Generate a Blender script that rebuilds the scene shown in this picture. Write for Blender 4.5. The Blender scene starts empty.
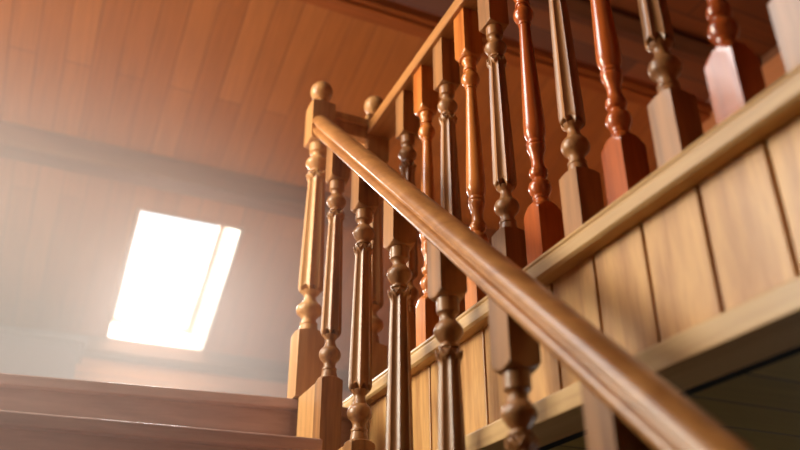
import bpy, math, random
from mathutils import Vector, Matrix
random.seed(7)
sc = bpy.context.scene
COL = sc.collection
Z0 = 2.2                      # camera height above the lower floor; heights below are given from the camera's level

# ------------------------------------------------------------------ camera, world, lights, exposure
th, az, fpx = 0.4957, 0.4212, 814.8
Hh = Vector((math.sin(az), math.cos(az), 0)); Rr = Vector((math.cos(az), -math.sin(az), 0)); Zz = Vector((0, 0, 1))
Fw = Hh*math.cos(th) + Zz*math.sin(th); Up = -Hh*math.sin(th) + Zz*math.cos(th)
cd = bpy.data.cameras.new('camera'); cam = bpy.data.objects.new('camera', cd); COL.objects.link(cam)
cam.matrix_world = Matrix(((Rr.x, Up.x, -Fw.x, 0), (Rr.y, Up.y, -Fw.y, 0), (Rr.z, Up.z, -Fw.z, Z0), (0, 0, 0, 1)))
cd.sensor_width = 36; cd.lens = fpx/800*36; cd.clip_start = 0.02
cd.dof.use_dof = True; cd.dof.focus_distance = 1.95; cd.dof.aperture_fstop = 1.7
sc.camera = cam
sc.view_settings.view_transform = 'Standard'; sc.view_settings.look = 'None'
sc.view_settings.gamma = 1.0; sc.view_settings.use_curve_mapping = False
sc.view_settings.exposure = 0.0

w = bpy.data.worlds.new('world'); sc.world = w; w.use_nodes = True
bg = w.node_tree.nodes['Background']; bg.inputs[0].default_value = (0.93, 0.96, 1.0, 1); bg.inputs[1].default_value = 2.5

def area(name, loc, direction, sx, sy, power, color):
    l = bpy.data.lights.new(name, 'AREA'); l.shape = 'RECTANGLE'; l.size = sx; l.size_y = sy; l.energy = power; l.color = color
    o = bpy.data.objects.new(name, l); COL.objects.link(o); o.location = (loc[0], loc[1], loc[2]+Z0)
    o.rotation_euler = Vector(direction).to_track_quat('-Z', 'Y').to_euler(); return o
area('skylight_daylight', (0.605, 4.95, 2.50), (0, -0.514, -0.857), 0.60, 0.95, 130, (1.0, 0.93, 0.86))
area('ceiling_skylight_daylight', (-1.25, 2.07, 3.03), (0, 0, -1), 1.25, 1.2, 46, (1.0, 0.95, 0.9))

sw = area('side_fill_light', (-2.32, 2.6, 1.6), (1, 0, -0.36), 1.15, 2.1, 105, (1.0, 0.87, 0.68)); sw.data.spread = math.radians(105)  # unseen fill from the left, added to brighten baluster faces and ceiling
area('lower_fill_light', (3.1, 1.2, -0.9), (-1, 0, 0.25), 1.2, 1.0, 2.0, (1.0, 0.93, 0.6))  # unseen weak fill added to lift the soffit out of black

# ------------------------------------------------------------------ materials
def srgb(r, g, b):
    f = lambda c: (c/255/12.92) if c/255 <= 0.04045 else ((c/255+0.055)/1.055)**2.4
    return (f(r), f(g), f(b), 1)
def nodes(name):
    m = bpy.data.materials.new(name); m.use_nodes = True
    nt = m.node_tree; return m, nt, nt.nodes['Principled BSDF']
def wood(name, dark, light, axis=2, rough=0.4, coat=0.0, ring=14.0, stretch=14.0, bump=0.08, knots=False, vary=0.12):
    m, nt, p = nodes(name); N = nt.nodes; L = nt.links
    tc = N.new('ShaderNodeTexCoord'); oi = N.new('ShaderNodeObjectInfo')
    mp = N.new('ShaderNodeMapping')
    s = [1.0, 1.0, 1.0]; s[axis] = 1.0/stretch
    mp.inputs['Scale'].default_value = s
    ad = N.new('ShaderNodeVectorMath'); ad.operation = 'ADD'
    mu = N.new('ShaderNodeMath'); mu.operation = 'MULTIPLY'; mu.inputs[1].default_value = 37.0
    L.new(oi.outputs['Random'], mu.inputs[0]); L.new(tc.outputs['Object'], ad.inputs[0]); L.new(mu.outputs[0], ad.inputs[1])
    L.new(ad.outputs[0], mp.inputs['Vector'])
    n1 = N.new('ShaderNodeTexNoise'); n1.inputs['Scale'].default_value = 6; n1.inputs['Detail'].default_value = 3
    L.new(mp.outputs[0], n1.inputs['Vector'])
    wv = N.new('ShaderNodeTexNoise'); wv.inputs['Scale'].default_value = ring*9; wv.inputs['Detail'].default_value = 5; wv.inputs['Distortion'].default_value = 0.6
    L.new(mp.outputs[0], wv.inputs['Vector'])
    ri = N.new('ShaderNodeMath'); ri.operation = 'MULTIPLY'; ri.inputs[1].default_value = ring; L.new(n1.outputs['Fac'], ri.inputs[0])
    fr = N.new('ShaderNodeMath'); fr.operation = 'PINGPONG'; fr.inputs[1].default_value = 1.0; L.new(ri.outputs[0], fr.inputs[0])
    mx = N.new('ShaderNodeMath'); mx.operation = 'MULTIPLY_ADD'; mx.inputs[1].default_value = 0.45
    sb = N.new('ShaderNodeMath'); sb.operation = 'MULTIPLY'; sb.inputs[1].default_value = 0.7; L.new(wv.outputs['Fac'], sb.inputs[0])
    L.new(fr.outputs[0], mx.inputs[0]); L.new(sb.outputs[0], mx.inputs[2])
    va = N.new('ShaderNodeMath'); va.operation = 'MULTIPLY_ADD'; va.inputs[1].default_value = vary*2; va.inputs[2].default_value = -vary
    L.new(oi.outputs['Random'], va.inputs[0])
    sm = N.new('ShaderNodeMath'); sm.operation = 'ADD'; L.new(mx.outputs[0], sm.inputs[0]); L.new(va.outputs[0], sm.inputs[1])
    cr = N.new('ShaderNodeValToRGB'); cr.color_ramp.elements[0].position = 0.15; cr.color_ramp.elements[1].position = 0.85
    cr.color_ramp.elements[0].color = dark; cr.color_ramp.elements[1].color = light
    L.new(sm.outputs[0], cr.inputs[0]); out = cr.outputs[0]
    L.new(out, p.inputs['Base Color'])
    p.inputs['Roughness'].default_value = rough; p.inputs['Coat Weight'].default_value = coat; p.inputs['Coat Roughness'].default_value = 0.12
    bp = N.new('ShaderNodeBump'); bp.inputs['Strength'].default_value = bump; bp.inputs['Distance'].default_value = 0.002
    L.new(wv.outputs['Fac'], bp.inputs['Height']); L.new(bp.outputs[0], p.inputs['Normal'])
    return m
def planks(name, c1, c2, seam, along='y', pitch=0.115, length=1.15, rough=0.5, mortar=0.004):
    """boards laid side by side, butt joints staggered; 'along' = local axis the boards run in"""
    m, nt, p = nodes(name); N = nt.nodes; L = nt.links
    tc = N.new('ShaderNodeTexCoord'); se = N.new('ShaderNodeSeparateXYZ'); co = N.new('ShaderNodeCombineXYZ')
    L.new(tc.outputs['Object'], se.inputs[0])
    a, b = {'y': ('Y', 'X'), 'x': ('X', 'Y'), 'z': ('Z', 'X'), 'xz': ('X', 'Z')}[along]
    L.new(se.outputs[a], co.inputs['X']); L.new(se.outputs[b], co.inputs['Y'])
    br = N.new('ShaderNodeTexBrick'); br.offset = 0.37; br.offset_frequency = 2; br.inputs['Scale'].default_value = 1
    br.inputs['Brick Width'].default_value = length; br.inputs['Row Height'].default_value = pitch
    br.inputs['Mortar Size'].default_value = mortar; br.inputs['Mortar Smooth'].default_value = 0.4; br.inputs['Bias'].default_value = -0.1
    br.inputs['Color1'].default_value = c1; br.inputs['Color2'].default_value = c2; br.inputs['Mortar'].default_value = seam
    L.new(co.outputs[0], br.inputs['Vector'])
    mp = N.new('ShaderNodeMapping'); mp.inputs['Scale'].default_value = (0.9, 14, 14); L.new(co.outputs[0], mp.inputs['Vector'])
    ns = N.new('ShaderNodeTexNoise'); ns.inputs['Scale'].default_value = 3.5; ns.inputs['Detail'].default_value = 5; L.new(mp.outputs[0], ns.inputs['Vector'])
    ml = N.new('ShaderNodeMapRange'); ml.inputs['To Min'].default_value = 0.72; ml.inputs['To Max'].default_value = 1.28; L.new(ns.outputs['Fac'], ml.inputs['Value'])
    vm = N.new('ShaderNodeVectorMath'); vm.operation = 'SCALE'; L.new(br.outputs['Color'], vm.inputs[0]); L.new(ml.outputs[0], vm.inputs['Scale'])
    L.new(vm.outputs[0], p.inputs['Base Color']); p.inputs['Roughness'].default_value = rough
    bp = N.new('ShaderNodeBump'); bp.inputs['Strength'].default_value = 0.5; bp.inputs['Distance'].default_value = 0.004; bp.invert = True
    L.new(br.outputs['Fac'], bp.inputs['Height']); L.new(bp.outputs[0], p.inputs['Normal'])
    return m
def plain(name, c, rough=0.6):
    m, nt, p = nodes(name); N = nt.nodes; L = nt.links
    ns = N.new('ShaderNodeTexNoise'); ns.inputs['Scale'].default_value = 9; ns.inputs['Detail'].default_value = 4
    ml = N.new('ShaderNodeMapRange'); ml.inputs['To Min'].default_value = 0.9; ml.inputs['To Max'].default_value = 1.08; L.new(ns.outputs['Fac'], ml.inputs['Value'])
    rg = N.new('ShaderNodeRGB'); rg.outputs[0].default_value = c
    vm = N.new('ShaderNodeVectorMath'); vm.operation = 'SCALE'; L.new(rg.outputs[0], vm.inputs[0]); L.new(ml.outputs[0], vm.inputs['Scale'])
    L.new(vm.outputs[0], p.inputs['Base Color']); p.inputs['Roughness'].default_value = rough; p.inputs['Specular IOR Level'].default_value = 0.2
    return m
M = {
 'oak': wood('honey_oak', srgb(168, 112, 60), srgb(212, 160, 100), 2, 0.38, 0.15),
 'oak_y': wood('honey_oak_rail', srgb(146, 92, 44), srgb(190, 132, 74), 1, 0.36, 0.2),
 'walnut': wood('brown_baluster_wood', srgb(108, 68, 36), srgb(172, 120, 70), 2, 0.38, 0.18),
 'cherry': wood('orange_baluster_wood', srgb(176, 94, 36), srgb(222, 138, 66), 2, 0.25, 0.6, vary=0.1),
 'mahogany': wood('red_baluster_wood', srgb(142, 62, 22), srgb(192, 96, 40), 2, 0.25, 0.7, vary=0.2),
 'pine_y': wood('pine_trim', srgb(176, 134, 82), srgb(206, 168, 112), 1, 0.45, 0.1),
 'pine': wood('pine_board', srgb(166, 112, 58), srgb(212, 162, 98), 2, 0.45, 0.1, ring=17, vary=0.1, stretch=9),
 'tread': wood('stair_tread_wood', srgb(174, 134, 118), srgb(200, 162, 146), 0, 0.45, 0.1),
 'beam': wood('dark_beam_wood', srgb(104, 58, 30), srgb(132, 80, 46), 0, 0.7),
 'darktrim': wood('dark_trim_wood', srgb(74, 42, 20), srgb(96, 56, 28), 0, 0.6),
 'trimw': wood('ceiling_trim_wood', srgb(140, 74, 26), srgb(170, 94, 38), 0, 0.6),
 'ceil': planks('ceiling_planks', srgb(166, 100, 48), srgb(182, 114, 58), srgb(144, 86, 42), 'y', 0.125, 1.2),
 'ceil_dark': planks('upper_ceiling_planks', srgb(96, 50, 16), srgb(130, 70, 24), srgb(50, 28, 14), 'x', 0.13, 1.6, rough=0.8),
 'wall': planks('wall_planks', srgb(176, 110, 66), srgb(198, 130, 82), srgb(120, 76, 50), 'xz', 0.15, 2.4),
 'soffit': planks('soffit_planks', srgb(150, 124, 62), srgb(168, 140, 72), srgb(60, 48, 26), 'x', 0.128, 2.5),
 'floor': planks('floor_planks', srgb(60, 40, 24), srgb(80, 54, 32), srgb(50, 32, 20), 'x', 0.12, 1.5),
 'gfloor': planks('gallery_floor_planks', srgb(180, 118, 60), srgb(200, 136, 74), srgb(120, 78, 40), 'x', 0.12, 1.5),
 'white': plain('white_paint', srgb(238, 230, 218), 0.5),
 'greypaint': plain('grey_paint', srgb(128, 106, 104), 0.6),
 'frame': wood('window_frame_wood', srgb(150, 92, 48), srgb(172, 110, 62), 1, 0.4),
 'gap': plain('gap_shade_and_backing', srgb(24, 15, 9), 0.9),  # near-black; on the soffit strip it paints the shade of the gap
}
def glass():
    m = bpy.data.materials.new('window_glass'); m.use_nodes = True; nt = m.node_tree; nt.nodes.clear()
    o = nt.nodes.new('ShaderNodeOutputMaterial'); t = nt.nodes.new('ShaderNodeBsdfTransparent'); g = nt.nodes.new('ShaderNodeBsdfGlossy')
    g.inputs['Roughness'].default_value = 0.02; mx = nt.nodes.new('ShaderNodeMixShader'); mx.inputs[0].default_value = 0.06
    nt.links.new(t.outputs[0], mx.inputs[1]); nt.links.new(g.outputs[0], mx.inputs[2]); nt.links.new(mx.outputs[0], o.inputs[0]); return m
M['glass'] = glass()

# ------------------------------------------------------------------ mesh helpers
class MB:
    def __init__(s): s.v = []; s.f = []
    def add(s, vs, fs):
        o = len(s.v); s.v += [tuple(v) for v in vs]; s.f += [tuple(i+o for i in f) for f in fs]; return s
    def box(s, x0, y0, z0, x1, y1, z1):
        return s.add([(x0,y0,z0),(x1,y0,z0),(x1,y1,z0),(x0,y1,z0),(x0,y0,z1),(x1,y0,z1),(x1,y1,z1),(x0,y1,z1)],
                     [(0,3,2,1),(4,5,6,7),(0,1,5,4),(1,2,6,5),(2,3,7,6),(3,0,4,7)])
    def prism(s, poly, fn, t0, t1):
        """polygon (u,v) swept from t0 to t1; fn(u,v,t) -> point"""
        n = len(poly)
        vs = [fn(u, v, t0) for u, v in poly] + [fn(u, v, t1) for u, v in poly]
        fs = [(i, (i+1) % n, n+(i+1) % n, n+i) for i in range(n)] + [tuple(range(n-1, -1, -1)), tuple(range(n, 2*n))]
        return s.add(vs, fs)
    def rings(s, rings):
        n = len(rings[0]); vs = [p for r in rings for p in r]; fs = []
        for k in range(len(rings)-1):
            for i in range(n):
                j = (i+1) % n; fs.append((k*n+i, k*n+j, (k+1)*n+j, (k+1)*n+i))
        fs.append(tuple(range(n-1, -1, -1))); fs.append(tuple((len(rings)-1)*n+i for i in range(n)))
        return s.add(vs, fs)
    def mesh(s, name, mat, smooth=None, bevel=0):
        me = bpy.data.meshes.new(name); me.from_pydata(s.v, [], s.f); me.materials.append(mat)
        import bmesh
        b = bmesh.new(); b.from_mesh(me); bmesh.ops.recalc_face_normals(b, faces=b.faces)
        if bevel: bmesh.ops.bevel(b, geom=[e for e in b.edges if e.calc_face_angle(0) > 0.5], offset=bevel, segments=2, affect='EDGES', profile=0.5)
        b.to_mesh(me); b.free()
        if smooth:
            me.shade_smooth(); me.set_sharp_from_angle(angle=math.radians(smooth))
        return me
    def obj(s, name, mat, parent=None, loc=(0,0,0), smooth=None, bevel=0):
        """loc is the object's origin in the same coordinates as the vertices"""
        me = s.mesh(name, M[mat], smooth, bevel)
        me.transform(Matrix.Translation((-loc[0], -loc[1], -loc[2])))
        o = bpy.data.objects.new(name, me); COL.objects.link(o)
        if parent: o.parent = parent; o.location = loc
        else: o.location = (loc[0], loc[1], loc[2]+Z0)
        return o
def tag(o, label, cat, group=None):
    o['label'] = label; o['category'] = cat
    if group: o['group'] = group
    return o
def struct(o): o['kind'] = 'structure'; return o
def empty(name, loc):
    o = bpy.data.objects.new(name, None); COL.objects.link(o); o.location = (loc[0], loc[1], loc[2]+Z0); o.empty_display_size = 0.05; return o

# ------------------------------------------------------------------ fitted layout
XS, YS, Q, MS = 0.648, 2.1632, 0.2265, 0.9437      # stair balusters: left face plane, newest corner row, pitch, slope
XG, YG, PG = 0.8604, 0.5432, 0.13535               # gallery balusters
W = 0.057
ZL = 0.66                                          # landing / gallery floor
def zh(y): return 1.533 + MS*(y-2.137)             # underside of the stair handrail

# ------------------------------------------------------------------ structure
struct(MB().box(-2.2, -2.6, -2.25, 3.2, 5.3, -2.2).obj('floor', 'floor', loc=(0, 0, -2.2)))
# landing and gallery floor (one L of boards round the stairwell)
lf = MB()
lf.prism([(-2.2, 2.50), (0.655, 2.165), (0.87, 2.2), (0.87, 5.3), (-2.2, 5.3)], lambda u, v, t: (u, v, t), ZL-0.03, ZL)
lf.prism([(-2.2, 2.53), (0.655, 2.195), (0.87, 2.225), (0.87, 5.3), (-2.2, 5.3)], lambda u, v, t: (u, v, t), 0.44, ZL-0.03)
struct(lf.obj('floor_landing', 'tread', loc=(0, 2.2, ZL), bevel=0.004))
struct(MB().box(0.90, -2.6, 0.44, 3.2, 5.3, ZL).obj('floor_gallery', 'gfloor', loc=(0.9, 0, ZL)))
struct(MB().box(0.985, -2.6, 0.397, 3.19, 5.1, 0.412).obj('ceiling_soffit', 'soffit', loc=(0.975, 1.02, 0.4)))
struct(MB().box(0.936, -2.6, 0.396, 0.984, 5.1, 0.439).obj('gap_shade_strip', 'gap', loc=(0.95, 0, 0.43)))  # flush near-black strip painting the shade of the gap behind the ledge
# outer walls
struct(MB().box(-2.3, -2.6, -2.2, -2.2, 1.5, 3.2).box(-2.3, 3.7, -2.2, -2.2, 5.3, 3.2).box(-2.3, 1.5, -2.2, -2.2, 3.7, 0.95).box(-2.3, 1.5, 2.15, -2.2, 3.7, 3.2).obj('wall_left', 'wall', loc=(-2.2, 0, 0)))
w3 = MB().box(-2.27, 1.5, 0.95, -2.21, 1.55, 2.15).box(-2.27, 3.65, 0.95, -2.21, 3.7, 2.15).box(-2.27, 2.575, 0.95, -2.21, 2.625, 2.15).box(-2.27, 1.5, 0.95, -2.21, 3.7, 1.0).box(-2.27, 1.5, 2.10, -2.21, 3.7, 2.15)
struct(w3.obj('added_side_window', 'white', loc=(-2.24, 2.6, 0.95), bevel=0.004))  # unseen window frame, added to go with the side fill light
struct(MB().box(3.2, -2.6, -2.2, 3.3, 0.6, 3.2).box(3.2, 1.8, -2.2, 3.3, 5.3, 3.2).box(3.2, 0.6, -2.2, 3.3, 1.8, -1.4).box(3.2, 0.6, -0.4, 3.3, 1.8, 3.2).obj('wall_right', 'wall', loc=(3.2, 0, 0)))
struct(MB().box(3.21, 0.6, -1.4, 3.27, 0.65, -0.4).box(3.21, 1.75, -1.4, 3.27, 1.8, -0.4).box(3.21, 0.6, -0.45, 3.27, 1.8, -0.4).box(3.21, 0.6, -1.4, 3.27, 1.8, -1.35).obj('added_low_window', 'white', loc=(3.24, 1.2, -1.4)))  # unseen window frame, added to go with the lower fill light
struct(MB().box(-2.2, -2.7, -2.2, 3.2, -2.6, 3.2).obj('wall_back', 'wall', loc=(0, -2.6, 0)))
struct(MB().box(-2.3, 5.15, -2.2, 3.3, 5.22, 1.775).obj('wall_far', 'wall', loc=(0, 5.15, ZL)))
tb = MB().box(-2.2, 5.11, 1.70, 3.2, 5.15, 1.80).box(-2.2, 5.13, 1.66, 3.2, 5.15, 1.70)
struct(tb.obj('trim_2', 'beam', loc=(0, 5.11, 1.7), bevel=0.004))
struct(MB().box(-2.2, 5.125, 1.47, 3.2, 5.15, 1.51).obj('trim_3', 'beam', loc=(0, 5.12, 1.5), bevel=0.004))

# sloped ceiling with the skylight hole, in slope coordinates (u = x, v = down the slope, n = outward)
SL = math.atan(0.6); cs, sn = math.cos(SL), math.sin(SL)
def sp(u, v, n): return (u, 4.3 + v*cs + n*sn, 2.28 - v*sn + n*cs)
def slope_obj(mb, name, mat, parent=None, bevel=0):
    me = mb.mesh(name, M[mat], None, bevel); o = bpy.data.objects.new(name, me); COL.objects.link(o)
    o.matrix_world = Matrix.Translation((0, 4.3, 2.28+Z0)) @ Matrix.Rotation(-SL, 4, 'X')
    if parent: o.parent = parent; o.matrix_parent_inverse = Matrix(); o.matrix_local = parent.matrix_world.inverted() @ (Matrix.Translation((0, 4.3, 2.28+Z0)) @ Matrix.Rotation(-SL, 4, 'X'))
    return o
u0, u1, v0, v1 = 0.30, 0.885, 0.0, 0.955
cm = MB().box(-2.2, -0.30, 0, u0, 1.10, 0.02).box(u1, -0.30, 0, 3.2, 1.10, 0.02).box(u0, -0.30, 0, u1, v0, 0.02).box(u0, v1, 0, u1, 1.10, 0.02)
struct(slope_obj(cm, 'ceiling', 'ceil'))
RD = 0.20
wn = empty('window_1', (0.6, 4.3, 2.28)); struct(wn)
bpy.context.view_layer.update()
UF = u1-0.075
rv = MB().box(u0-0.02, v0-0.02, 0.0, u0, v1+0.02, RD).prism([(u1, 0), (u1+0.02, 0), (u1+0.02, RD), (UF, RD)], lambda u, v, t: (u, t, v), v0-0.02, v1+0.02).box(u0, v0-0.02, 0, u1, v0, RD).box(u0, v1, 0, u1, v1+0.02, RD)
slope_obj(rv, 'window_lining', 'white', wn)
FB = 0.022
fr = MB().box(u0, v0, RD-0.024, u0+FB, v1, RD).box(UF-FB, v0, RD-0.024, UF, v1, RD).box(u0, v0, RD-0.024, UF, v0+FB, RD).box(u0, v1-FB, RD-0.024, UF, v1, RD)
slope_obj(fr, 'window_frame', 'frame', wn, 0.003)
slope_obj(MB().box(u0+FB, v0+FB, RD-0.007, UF-FB, v1-FB, RD-0.004), 'window_glass', 'glass', wn)

# middle ceiling (planks run up the slope) and flat upper ceiling
mc = bpy.data.objects.new('ceiling_middle', MB().box(-2.2, 0, 0, 3.2, 1.24, 0.02).mesh('ceiling_middle', M['ceil'])); COL.objects.link(mc)
mc.location = (0.03, 2.78, 2.812+Z0); mc.rotation_euler = (-math.atan(0.304), 0, 0); struct(mc)
struct(MB().box(-2.2, 3.95, 2.325, 3.2, 4.10, 2.47).obj('trim_4', 'beam', loc=(0, 4, 2.4), bevel=0.008))
struct(MB().box(-2.2, 2.76, 2.775, 3.2, 2.84, 2.83).box(-2.2, 2.735, 2.80, 3.2, 2.76, 2.86).obj('trim_5', 'trimw', loc=(0, 2.8, 2.8), bevel=0.006))
struct(MB().box(-2.2, 2.36, 2.86, 3.2, 2.46, 2.90).obj('trim_6', 'darktrim', loc=(0, 2.4, 2.88), bevel=0.006))
a0, a1, b0, b1 = -1.9, -0.6, 1.45, 2.70
uc = MB().box(-2.2, -2.6, 2.9, a0, 2.78, 2.92).box(a1, -2.6, 2.9, 3.2, 2.78, 2.92).box(a0, -2.6, 2.9, a1, b0, 2.92).box(a0, b1, 2.9, a1, 2.78, 2.92)
struct(uc.obj('ceiling_upper', 'ceil_dark', loc=(0, 0.05, 2.9)))
w2 = struct(MB().box(a0-0.02, b0, 2.9, a0, b1, 3.05).box(a1, b0, 2.9, a1+0.02, b1, 3.05).box(a0, b0-0.02, 2.9, a1, b0, 3.05).box(a0, b1, 2.9, a1, b1+0.02, 3.05).obj('window_2', 'white', loc=(-1.25, 1.5, 2.9)))

# haze volume added to imitate the skylight's lens veil over landing and steps
hm = bpy.data.materials.new('veil_haze'); hm.use_nodes = True; hn = hm.node_tree; hn.nodes.clear()
ho = hn.nodes.new('ShaderNodeOutputMaterial'); hv = hn.nodes.new('ShaderNodeVolumeScatter')
hv.inputs['Density'].default_value = 0.175; hv.inputs['Anisotropy'].default_value = 0.2; hv.inputs['Color'].default_value = (1.0, 0.85, 0.79, 1)
# the haze thins out smoothly towards the gallery side and towards the ceiling
def hmath(op, a, b=None, c=None):
    n = hn.nodes.new('ShaderNodeMath'); n.operation = op
    for q, val in enumerate((a, b, c)):
        if val is None: continue
        if isinstance(val, (int, float)): n.inputs[q].default_value = val
        else: hn.links.new(val, n.inputs[q])
    return n.outputs[0]
def hsmooth(val):
    n = hn.nodes.new('ShaderNodeMapRange'); n.interpolation_type = 'SMOOTHSTEP'; hn.links.new(val, n.inputs['Value']); return n.outputs[0]
htc = hn.nodes.new('ShaderNodeTexCoord'); hse = hn.nodes.new('ShaderNodeSeparateXYZ'); hn.links.new(htc.outputs['Object'], hse.inputs[0])
hx, hy, hzz = hse.outputs
xl = hmath('MULTIPLY_ADD', hy, 0.59, -0.66 + 0.45)
f1 = hsmooth(hmath('DIVIDE', hmath('SUBTRACT', xl, hx), 0.9))
zl = hmath('MINIMUM', hmath('MULTIPLY_ADD', hy, 0.5, 0.75), 2.4)
f2 = hsmooth(hmath('DIVIDE', hmath('SUBTRACT', zl, hzz), 0.9))
hn.links.new(hmath('MULTIPLY', hmath('MULTIPLY', f1, f2), 0.23), hv.inputs['Density'])
hn.links.new(hv.outputs[0], ho.inputs['Volume']); M['haze'] = hm
hb = [(-2.19, 0.3), (1.9, 0.3), (1.9, 4.1), (1.9, 4.7), (-2.19, 4.7), (-2.19, 4.1)]
ht = [2.3, 2.3, 2.3, 1.98, 1.98, 2.3]
hz = MB().add([(x, y, 0.06) for x, y in hb] + [(x, y, t) for (x, y), t in zip(hb, ht)],
              [(5, 4, 3, 2, 1, 0), (6, 7, 8, 11), (11, 8, 9, 10)] + [(q, (q+1) % 6, 6+(q+1) % 6, 6+q) for q in range(6)]).obj('haze', 'haze', loc=(0, 0, 0)); hz['kind'] = 'stuff'; tag(hz, 'thin added haze imitating the light veil over the steps and landing', 'haze')

# ------------------------------------------------------------------ low cupboard against the far wall
cb = empty('low_cupboard', (-0.7, 5.05, ZL)); tag(cb, 'grey low cupboard against the far wall beneath the slope', 'cupboard')
def child(mb, name, mat, par, **k):
    l = Vector(par.location) - Vector((0, 0, Z0))
    mb.v = [(x-l.x, y-l.y, z-l.z) for x, y, z in mb.v]
    me = mb.mesh(name, M[mat], k.get('smooth'), k.get('bevel', 0)); o = bpy.data.objects.new(name, me); COL.objects.link(o); o.parent = par; return o
child(MB().box(-1.9, 4.72, ZL, 0.14, 5.10, 1.60), 'body', 'greypaint', cb, bevel=0.006)
child(MB().box(-1.93, 4.69, 1.60, 0.17, 5.10, 1.635), 'top', 'greypaint', cb, bevel=0.006)
for k in range(3):
    child(MB().box(-1.86+k*0.665, 4.70, ZL+0.06, -1.86+k*0.665+0.64, 4.718, 1.55), 'door', 'greypaint', cb, bevel=0.004)

# ------------------------------------------------------------------ staircase
st = empty('staircase', (0, 1.9, -0.02)); tag(st, 'mauve-brown wooden steps climbing to the landing below the skylight', 'staircase')
treads = [(0.488, 1.90), (0.29, 1.69), (0.09, 1.46)]
prev = (ZL-0.03, 2.195)
for i, (zt, yn) in enumerate(treads):
    sk = 0.06 if i == 0 else 0.0
    back = prev[1]
    ksk = 0.117 if i == 0 else (0.06 if i == 1 else 0.0)
    def P(u, v, t, sk=sk): return (u, v, t)
    ya = lambda x, y, s: y + s*(0.64-x)
    child(MB().prism([(-1.6, ya(-1.6, yn, sk)), (0.646, yn), (0.646, back+0.02), (-1.6, ya(-1.6, back+0.02, ksk))], lambda u, v, t: (u, v, t), zt-0.032, zt), 'tread', 'tread', st, bevel=0.005)
    child(MB().prism([(-1.6, ya(-1.6, back, ksk)), (0.646, back), (0.646, back+0.018), (-1.6, ya(-1.6, back+0.018, ksk))], lambda u, v, t: (u, v, t), zt, prev[0]), 'riser', 'tread', st)
    prev = (zt-0.032, yn+0.03)
child(MB().box(-1.6, prev[1], -2.2, 0.646, prev[1]+0.018, prev[0]), 'riser', 'tread', st)

# stepped string board beside the treads, under the stair balusters
pts = []; y = 2.137; z = 0.655
for k in range(1, 6):
    pts += [(y, z), (YS-Q*k+W+0.0005, z)]; y = YS-Q*k+W+0.0005; z -= Q*MS
pts += [(y, z), (0.8, z), (0.8, z-0.35), (2.137, 0.12)]
sg = MB().prism(pts, lambda u, v, t: (t, u, v), XS+0.001, XS+W-0.001).obj('stair_string', 'oak', loc=(XS, 1.5, 0.2), bevel=0.002)
tag(sg, 'honey coloured stepped string board carrying the stair balusters', 'stair string')

# ------------------------------------------------------------------ turned work
NS = 48
def sq(hw, a): return hw/max(abs(math.cos(a)), abs(math.sin(a)))
def block_rings(hw, zb, zt, top=0.0, bot=0.0, rmin=0.92, topfn=None):
    """square block whose corners are turned off over 'top' / 'bot' metres at its ends"""
    R = hw*math.sqrt(2); rs = []
    A = [2*math.pi*(i+0.0)/NS for i in range(NS)]
    def ring(z, rm): return [(min(sq(hw, a), rm)*math.cos(a), min(sq(hw, a), rm)*math.sin(a), z) for a in A]
    st_ = []
    if bot:
        for t in (0, .15, .35, .6, .8, 1): st_.append((zb+bot*t, hw*rmin + (R-hw*rmin)*math.sin(t*math.pi/2)))
    else: st_.append((zb, R))
    if top:
        for t in (1, .8, .6, .35, .15, 0): st_.append((zt-top*t, hw*rmin + (R-hw*rmin)*math.sin(t*math.pi/2)))
    else: st_.append((zt, R))
    for z, rm in st_: rs.append(ring(z, rm))
    if topfn: rs[-1] = [(x, y_, topfn(x, y_)) for x, y_, _ in rs[-1]]
    return rs
def smooth_profile(p, n=5):
    """catmull-rom through (z, r, sharp) control points"""
    out = []
    for i in range(len(p)-1):
        p1, p2 = p[i], p[i+1]
        p0 = p[i-1] if i > 0 and not (len(p1) > 2) else p1
        p3 = p[i+2] if i+2 < len(p) and not (len(p2) > 2) else p2
        for k in range(n):
            t = k/n
            c = [0.5*(2*p1[j]+(p2[j]-p0[j])*t+(2*p0[j]-5*p1[j]+4*p2[j]-p3[j])*t*t+(3*p1[j]-p0[j]-3*p2[j]+p3[j])*t**3) for j in (0, 1)]
            out.append(tuple(c))
    out.append(tuple(p[-1][:2])); return out
def lathe(pr, s=1.0):
    return [[(r*s*math.cos(2*math.pi*i/NS), r*s*math.sin(2*math.pi*i/NS), z) for i in range(NS)] for z, r in pr]
H_ = 'sharp'
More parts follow.
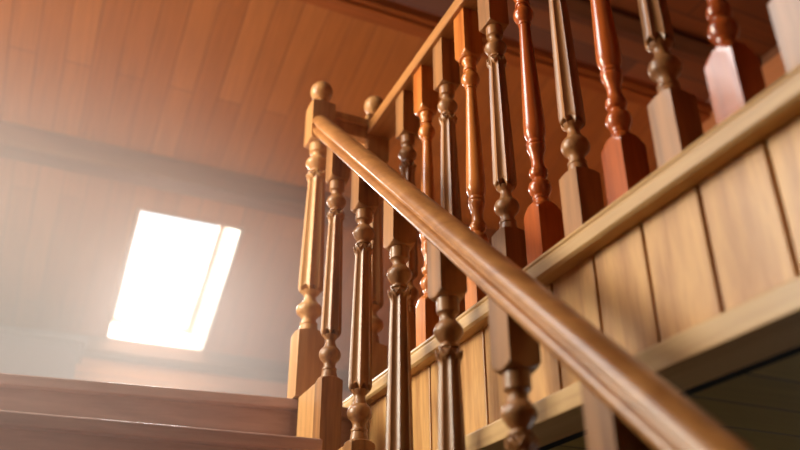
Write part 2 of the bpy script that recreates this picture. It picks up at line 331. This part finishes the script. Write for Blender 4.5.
# heights run from 0 (top of base block) to 0.6 (foot of the upper block)
BROWN_LOW = [(-0.003, .0215), (.004, .0215, H_), (.012, .0200), (.020, .0182, H_), (.0215, .0196), (.026, .0196, H_), (.0275, .0165), (.038, .0158), (.046, .0200), (.054, .0268), (.064, .0292), (.074, .0270), (.082, .0210, H_), (.0835, .0180), (.090, .0155), (.098, .0130), (.106, .0135), (.112, .018), (.118, .0215)]
FL0, FL1 = .112, .500       # fluted shaft
BROWN_TOP = [(.490, .0215), (.499, .0165, H_), (.500, .0205), (.5045, .0205, H_), (.506, .0148), (.510, .0142), (.516, .0200), (.526, .0264), (.535, .0286), (.545, .0246), (.553, .0175, H_), (.5545, .0165), (.561, .0150), (.567, .0168), (.572, .0220, H_), (.590, .0222), (.603, .0222)]
def fluted(s=1.0, L=1.0):
    prof = [(0.0, .0190), (.004, .0225), (.010, .0262), (.020, .0280), (.05, .0276), (.12, .0262), (.20, .0244), (.28, .0226), (.335, .0208), (.352, .0204), (.366, .0222), (.377, .0256), (.384, .0262), (.388, .0225)]
    prof = smooth_profile([(a, b) for a, b in prof], 3)
    rs = []; T = prof[-1][0]
    for z, r in prof:
        e = min(z, T-z)
        d = 0.20*min(1, max(0, (e-0.002)/0.016)) + 0.0
        ring = []
        for i in range(NS*2):
            a = 2*math.pi*i/(NS*2); fl = abs(math.sin(4*a+math.pi/2))      # 0 on a ridge, 1 in a flute's middle
            rr = r*(1-d*fl**0.8)
            zz = z
            if z < 0.03: zz = z + 0.017*(fl)*(1-z/0.03)
            elif z > T-0.03: zz = z - 0.017*(fl)*(1-(T-z)/0.03)
            ring.append((rr*s*math.cos(a), rr*s*math.sin(a), (zz+FL0)*L))
        rs.append(ring)
    return rs
RED = [(-0.003, .0215), (.003, .0215, H_), (.010, .0170), (.014, .0162, H_), (.0155, .0178), (.020, .0178, H_), (.022, .0165), (.030, .0215), (.042, .0250), (.054, .0222), (.062, .0160), (.067, .0135, H_), (.069, .0150), (.074, .0190), (.082, .0206), (.088, .0200, H_), (.091, .0170), (.100, .0148), (.112, .0138), (.126, .0155), (.140, .0200), (.147, .0212, H_), (.150, .0195), (.153, .0195, H_), (.156, .0212), (.162, .0205, H_), (.164, .0175), (.170, .0200), (.182, .0238), (.198, .0248), (.215, .0242), (.26, .0226), (.34, .0195), (.42, .0165), (.48, .0142), (.500, .0134, H_), (.502, .0158), (.507, .0158, H_), (.509, .0140), (.518, .0210), (.532, .0254), (.546, .0225), (.556, .0150), (.561, .0145, H_), (.563, .0182), (.569, .0182, H_), (.572, .0165), (.582, .0178), (.590, .0215, H_), (.603, .0215)]

def turned_part(kind, s=1.0, L=1.0):
    mb = MB()
    if kind == 'red': mb.rings([[(x, y_, z*L) for x, y_, z in r] for r in lathe(smooth_profile(RED, 4), s)])
    else:
        mb.rings([[(x, y_, z*L) for x, y_, z in r] for r in lathe(smooth_profile(BROWN_LOW, 4), s)])
        mb.rings([[(x, y_, z*L) for x, y_, z in r] for r in lathe(smooth_profile(BROWN_TOP, 4), s)])
        mb.rings(fluted(s, L))
    return mb
def link_child(me, name, par):
    o = bpy.data.objects.new(name, me); COL.objects.link(o); o.parent = par; return o
def baluster(mat, kind, up_len, base_len, slope_top, top_r, bot_r, name='baluster'):
    """origin at the foot of the base block, centre of the section"""
    root = bpy.data.objects.new(name, None); COL.objects.link(root); root.empty_display_size = 0.03
    hw = W/2; zb = base_len; zt = base_len+0.6
    b = MB().rings(block_rings(hw, 0, zb, top=top_r)); link_child(b.mesh('base_block', M[mat], 28), 'base_block', root)
    t = turned_part(kind); t.v = [(x, y_, z+zb) for x, y_, z in t.v]; link_child(t.mesh('turned_shaft', M[mat], 40), 'turned_shaft', root)
    fn = (lambda x, y_: zt+up_len+slope_top*y_) if slope_top else None
    u = MB().rings(block_rings(hw, zt, zt+up_len, bot=bot_r, topfn=fn)); link_child(u.mesh('upper_block', M[mat], 28), 'upper_block', root)
    return root
def copy_tree(o):
    c = o.copy(); COL.objects.link(c)
    for ch in list(o.children):
        d = ch.copy(); COL.objects.link(d); d.parent = c
    return c

# stair balusters
proto = None
stair_labels = ['brown fluted baluster under the sloping handrail, topmost, beside the newel post',
 'brown fluted baluster under the sloping handrail, second below the newel post',
 'brown fluted baluster under the sloping handrail, third below the newel post',
 'brown fluted baluster under the sloping handrail, fourth below the newel post',
 'dark blurred baluster under the sloping handrail, fifth down, only block and bulb showing',
 'blurred square block of the lowest visible baluster, under the thick end of the handrail']
for k in range(1, 7):
    yc = YS - Q*k + W/2; zb = 1.4757 - Q*MS*k        # foot of the upper block
    if proto is None:
        base = 0.6620-0.441
        proto = o = baluster('walnut', 'brown', zh(yc)-zb+0.003, base, MS, 0.012, 0.014)
    else: o = copy_tree(proto)
    o.location = (XS+W/2, yc, zb-0.6-(0.6620-0.441)+Z0)
    o.rotation_euler.z = 0
    tag(o, stair_labels[k-1], 'baluster', 'balusters below the stair handrail')

# gallery balusters, k = 0 nearest the camera
ZB, ZT = 0.8603, 1.4603
GF = 0.711                                          # top of the gallery base rail
prb = prr = pro = None
names = ['brown baluster at the right edge, only its whitish square base block showing',
 'red smooth baluster with pale shining base block, nearest red one on the gallery',
 'brown fluted baluster with whitish base block, between the two nearest red ones',
 'red smooth baluster with pinkish base block, second nearest red one on the gallery',
 'brown fluted gallery baluster with tall brown base block, between the second and third red ones',
 'red smooth baluster with rounded glossy red base block, its foot just above the sloping handrail',
 'brown fluted gallery baluster showing both square ends, base block touching the sloping handrail',
 'orange smooth gallery baluster with lit square top block, nearer of the two orange ones',
 'brown fluted gallery baluster between the two orange smooth ones',
 'orange smooth gallery baluster with lit square top block, farther of the two orange ones',
 'brown fluted gallery baluster directly beside the far newel post']
for k in range(11):
    red = (k % 2 == 1)
    zb = 0.8580 if red else ZB
    if red:
        if k in (7, 9):
            if pro is None: pro = o = baluster('cherry', 'red', 1.622-zb-0.6, 0.8580-GF+0.001, 0, 0.024, 0.020)
            else: o = copy_tree(pro)
        elif prr is None: prr = o = baluster('mahogany', 'red', 1.622-zb-0.6, 0.8580-GF+0.001, 0, 0.024, 0.020)
        else: o = copy_tree(prr)
    else:
        if prb is None: prb = o = baluster('walnut', 'brown', 1.622-zb-0.6, ZB-GF+0.001, 0, 0.006, 0.006)
        else: o = copy_tree(prb)
    o.location = (XG+W/2, YG+PG*k+W/2, GF-0.001+Z0)
    tag(o, names[k], 'baluster', 'red gallery balusters' if red else 'brown gallery balusters')

# newel posts
def newel(name, x, y_, z_top, z_blk, z_base, z_foot, s, label, ball):
    r = empty(name, (x, y_, z_foot)); tag(r, label, 'newel post')
    hw = 0.0395; L = (z_blk-z_base)/0.6
    def add(mb, nm, sm):
        link_child(mb.mesh(nm, M['oak'], sm), nm, r)
    add(MB().rings(block_rings(hw, 0, z_base-z_foot, top=0.008)), 'base_block', 28)
    t = turned_part('brown', s, L); t.v = [(a, b, c+z_base-z_foot) for a, b, c in t.v]; add(t, 'turned_shaft', 40)
    add(MB().rings(block_rings(hw, z_blk-z_foot, z_top-z_foot, bot=0.010, top=0.005)), 'upper_block', 28)
    zt = z_top-z_foot; R = ball
    zt += 0.016
    pf = [(zt-0.014, .022), (zt-.004, .022, H_), (zt+.002, .0135), (zt+.010, .0130, H_)]
    for i in range(1, 15):
        a = math.pi*(0.115+0.885*i/14); pf.append((zt+.010+R*0.93-R*math.cos(a), max(R*math.sin(a), 0.0004)))
    add(MB().rings(lathe(smooth_profile(pf, 2))), 'ball_finial', 50)
newel('newel_post', 0.6805, 2.1835, 1.690, 1.530, 0.865, ZL, 1.36, 'honey wood newel post with ball top where the sloping handrail ends', 0.0385)
newel('newel_post', 0.8935, 2.2160, 1.716, 1.520, 0.866, GF, 1.36, 'newel post with ball top at the far end of the gallery rail', 0.0385)

# ------------------------------------------------------------------ rails
def rail_profile(hw=0.034, h=0.064):
    half = [(0.018, 0.0), (0.0250, 0.001), (0.0300, 0.005), (0.0318, 0.011), (0.0305, 0.0170), (0.0265, 0.0215), (0.0225, 0.0235), (0.0215, 0.0270), (0.0225, 0.0310),
            (0.0265, 0.0325), (0.0325, 0.0335), (0.0348, 0.0365), (0.0345, 0.0415), (0.0318, 0.0475), (0.0262, 0.0535), (0.0180, 0.0590), (0.0090, 0.0620)]
    pts = [(-a, b) for a, b in half][::-1]
    return [(a, b) for a, b in half] + [(0.0, 0.0630)] + pts
cz = math.cos(math.atan(MS))
hr = MB()
xc = XS+W/2
def hp(u, v, t): return (xc+u, t, zh(t)+v/cz)
hr.prism(rail_profile(), hp, 0.30, 2.146)
tag(hr.obj('handrail', 'oak_y', loc=(xc, 1.2, zh(1.2)), smooth=40), 'long sloping honey wood handrail with moulded sides running down towards the viewer', 'handrail')
# gallery top rail: moulded flat rail
gt = MB().prism([(0.848-XG, 0), (0.848-XG, 0.042), (0.856-XG, 0.050), (0.075, 0.052), (0.075-.01+.012, 0.0)], lambda u, v, t: (XG+u, t, 1.618+v), -0.6, 2.180)
tag(gt.obj('gallery_top_rail', 'oak_y', loc=(XG, 1, 1.62), bevel=0.003), 'level top rail of the gallery balustrade running to the far newel', 'handrail')
lr = MB().box(0.7205, 2.165, 1.646, 0.8535, 2.225, 1.677).box(0.7205, 2.175, 1.600, 0.8535, 2.215, 1.646)
tag(lr.obj('landing_rail', 'oak', loc=(0.79, 2.2, 1.64), bevel=0.003), 'short level rail joining the two newel posts', 'handrail')
# base rail with a beaded face
br = MB().prism([(0.844, 0.0), (0.838, 0.006), (0.838, 0.030), (0.8405, 0.033), (0.8405, 0.036), (0.838, 0.039), (0.842, 0.047), (0.925, 0.047), (0.925, 0.0)], lambda u, v, t: (u, t, 0.664+v), -0.6, 2.30)
tag(br.obj('gallery_base_rail', 'pine_y', loc=(0.84, 1, 0.68), bevel=0.001), 'pale pine bottom rail carrying the gallery balusters above the boards', 'rail')
lg = MB().prism([(0.830, 0.0), (0.830, 0.040), (0.834, 0.043), (0.870, 0.043), (0.935, 0.020), (0.935, 0.0)], lambda u, v, t: (u, t, 0.386+v), -0.6, 2.30)
tag(lg.obj('gallery_ledge', 'pine_y', loc=(0.84, 1, 0.4), bevel=0.002), 'pale pine ledge moulding along the foot of the gallery boards', 'moulding')
# pine boards between rail and ledge
pb = empty('board_panel', (0.872, 0.8, 0.405)); tag(pb, 'facing of upright pine boards beneath the gallery base rail', 'panelling')
for i in range(-7, 12):
    ya = 0.6715+0.1365*i
    child(MB().box(0.872, ya+0.0035, 0.405, 0.892, min(ya+0.133, 2.29), 0.668), 'board', 'pine', pb, bevel=0.0025)
child(MB().box(0.892, -0.3, 0.43, 0.899, 2.29, 0.662), 'backing', 'gap', pb)
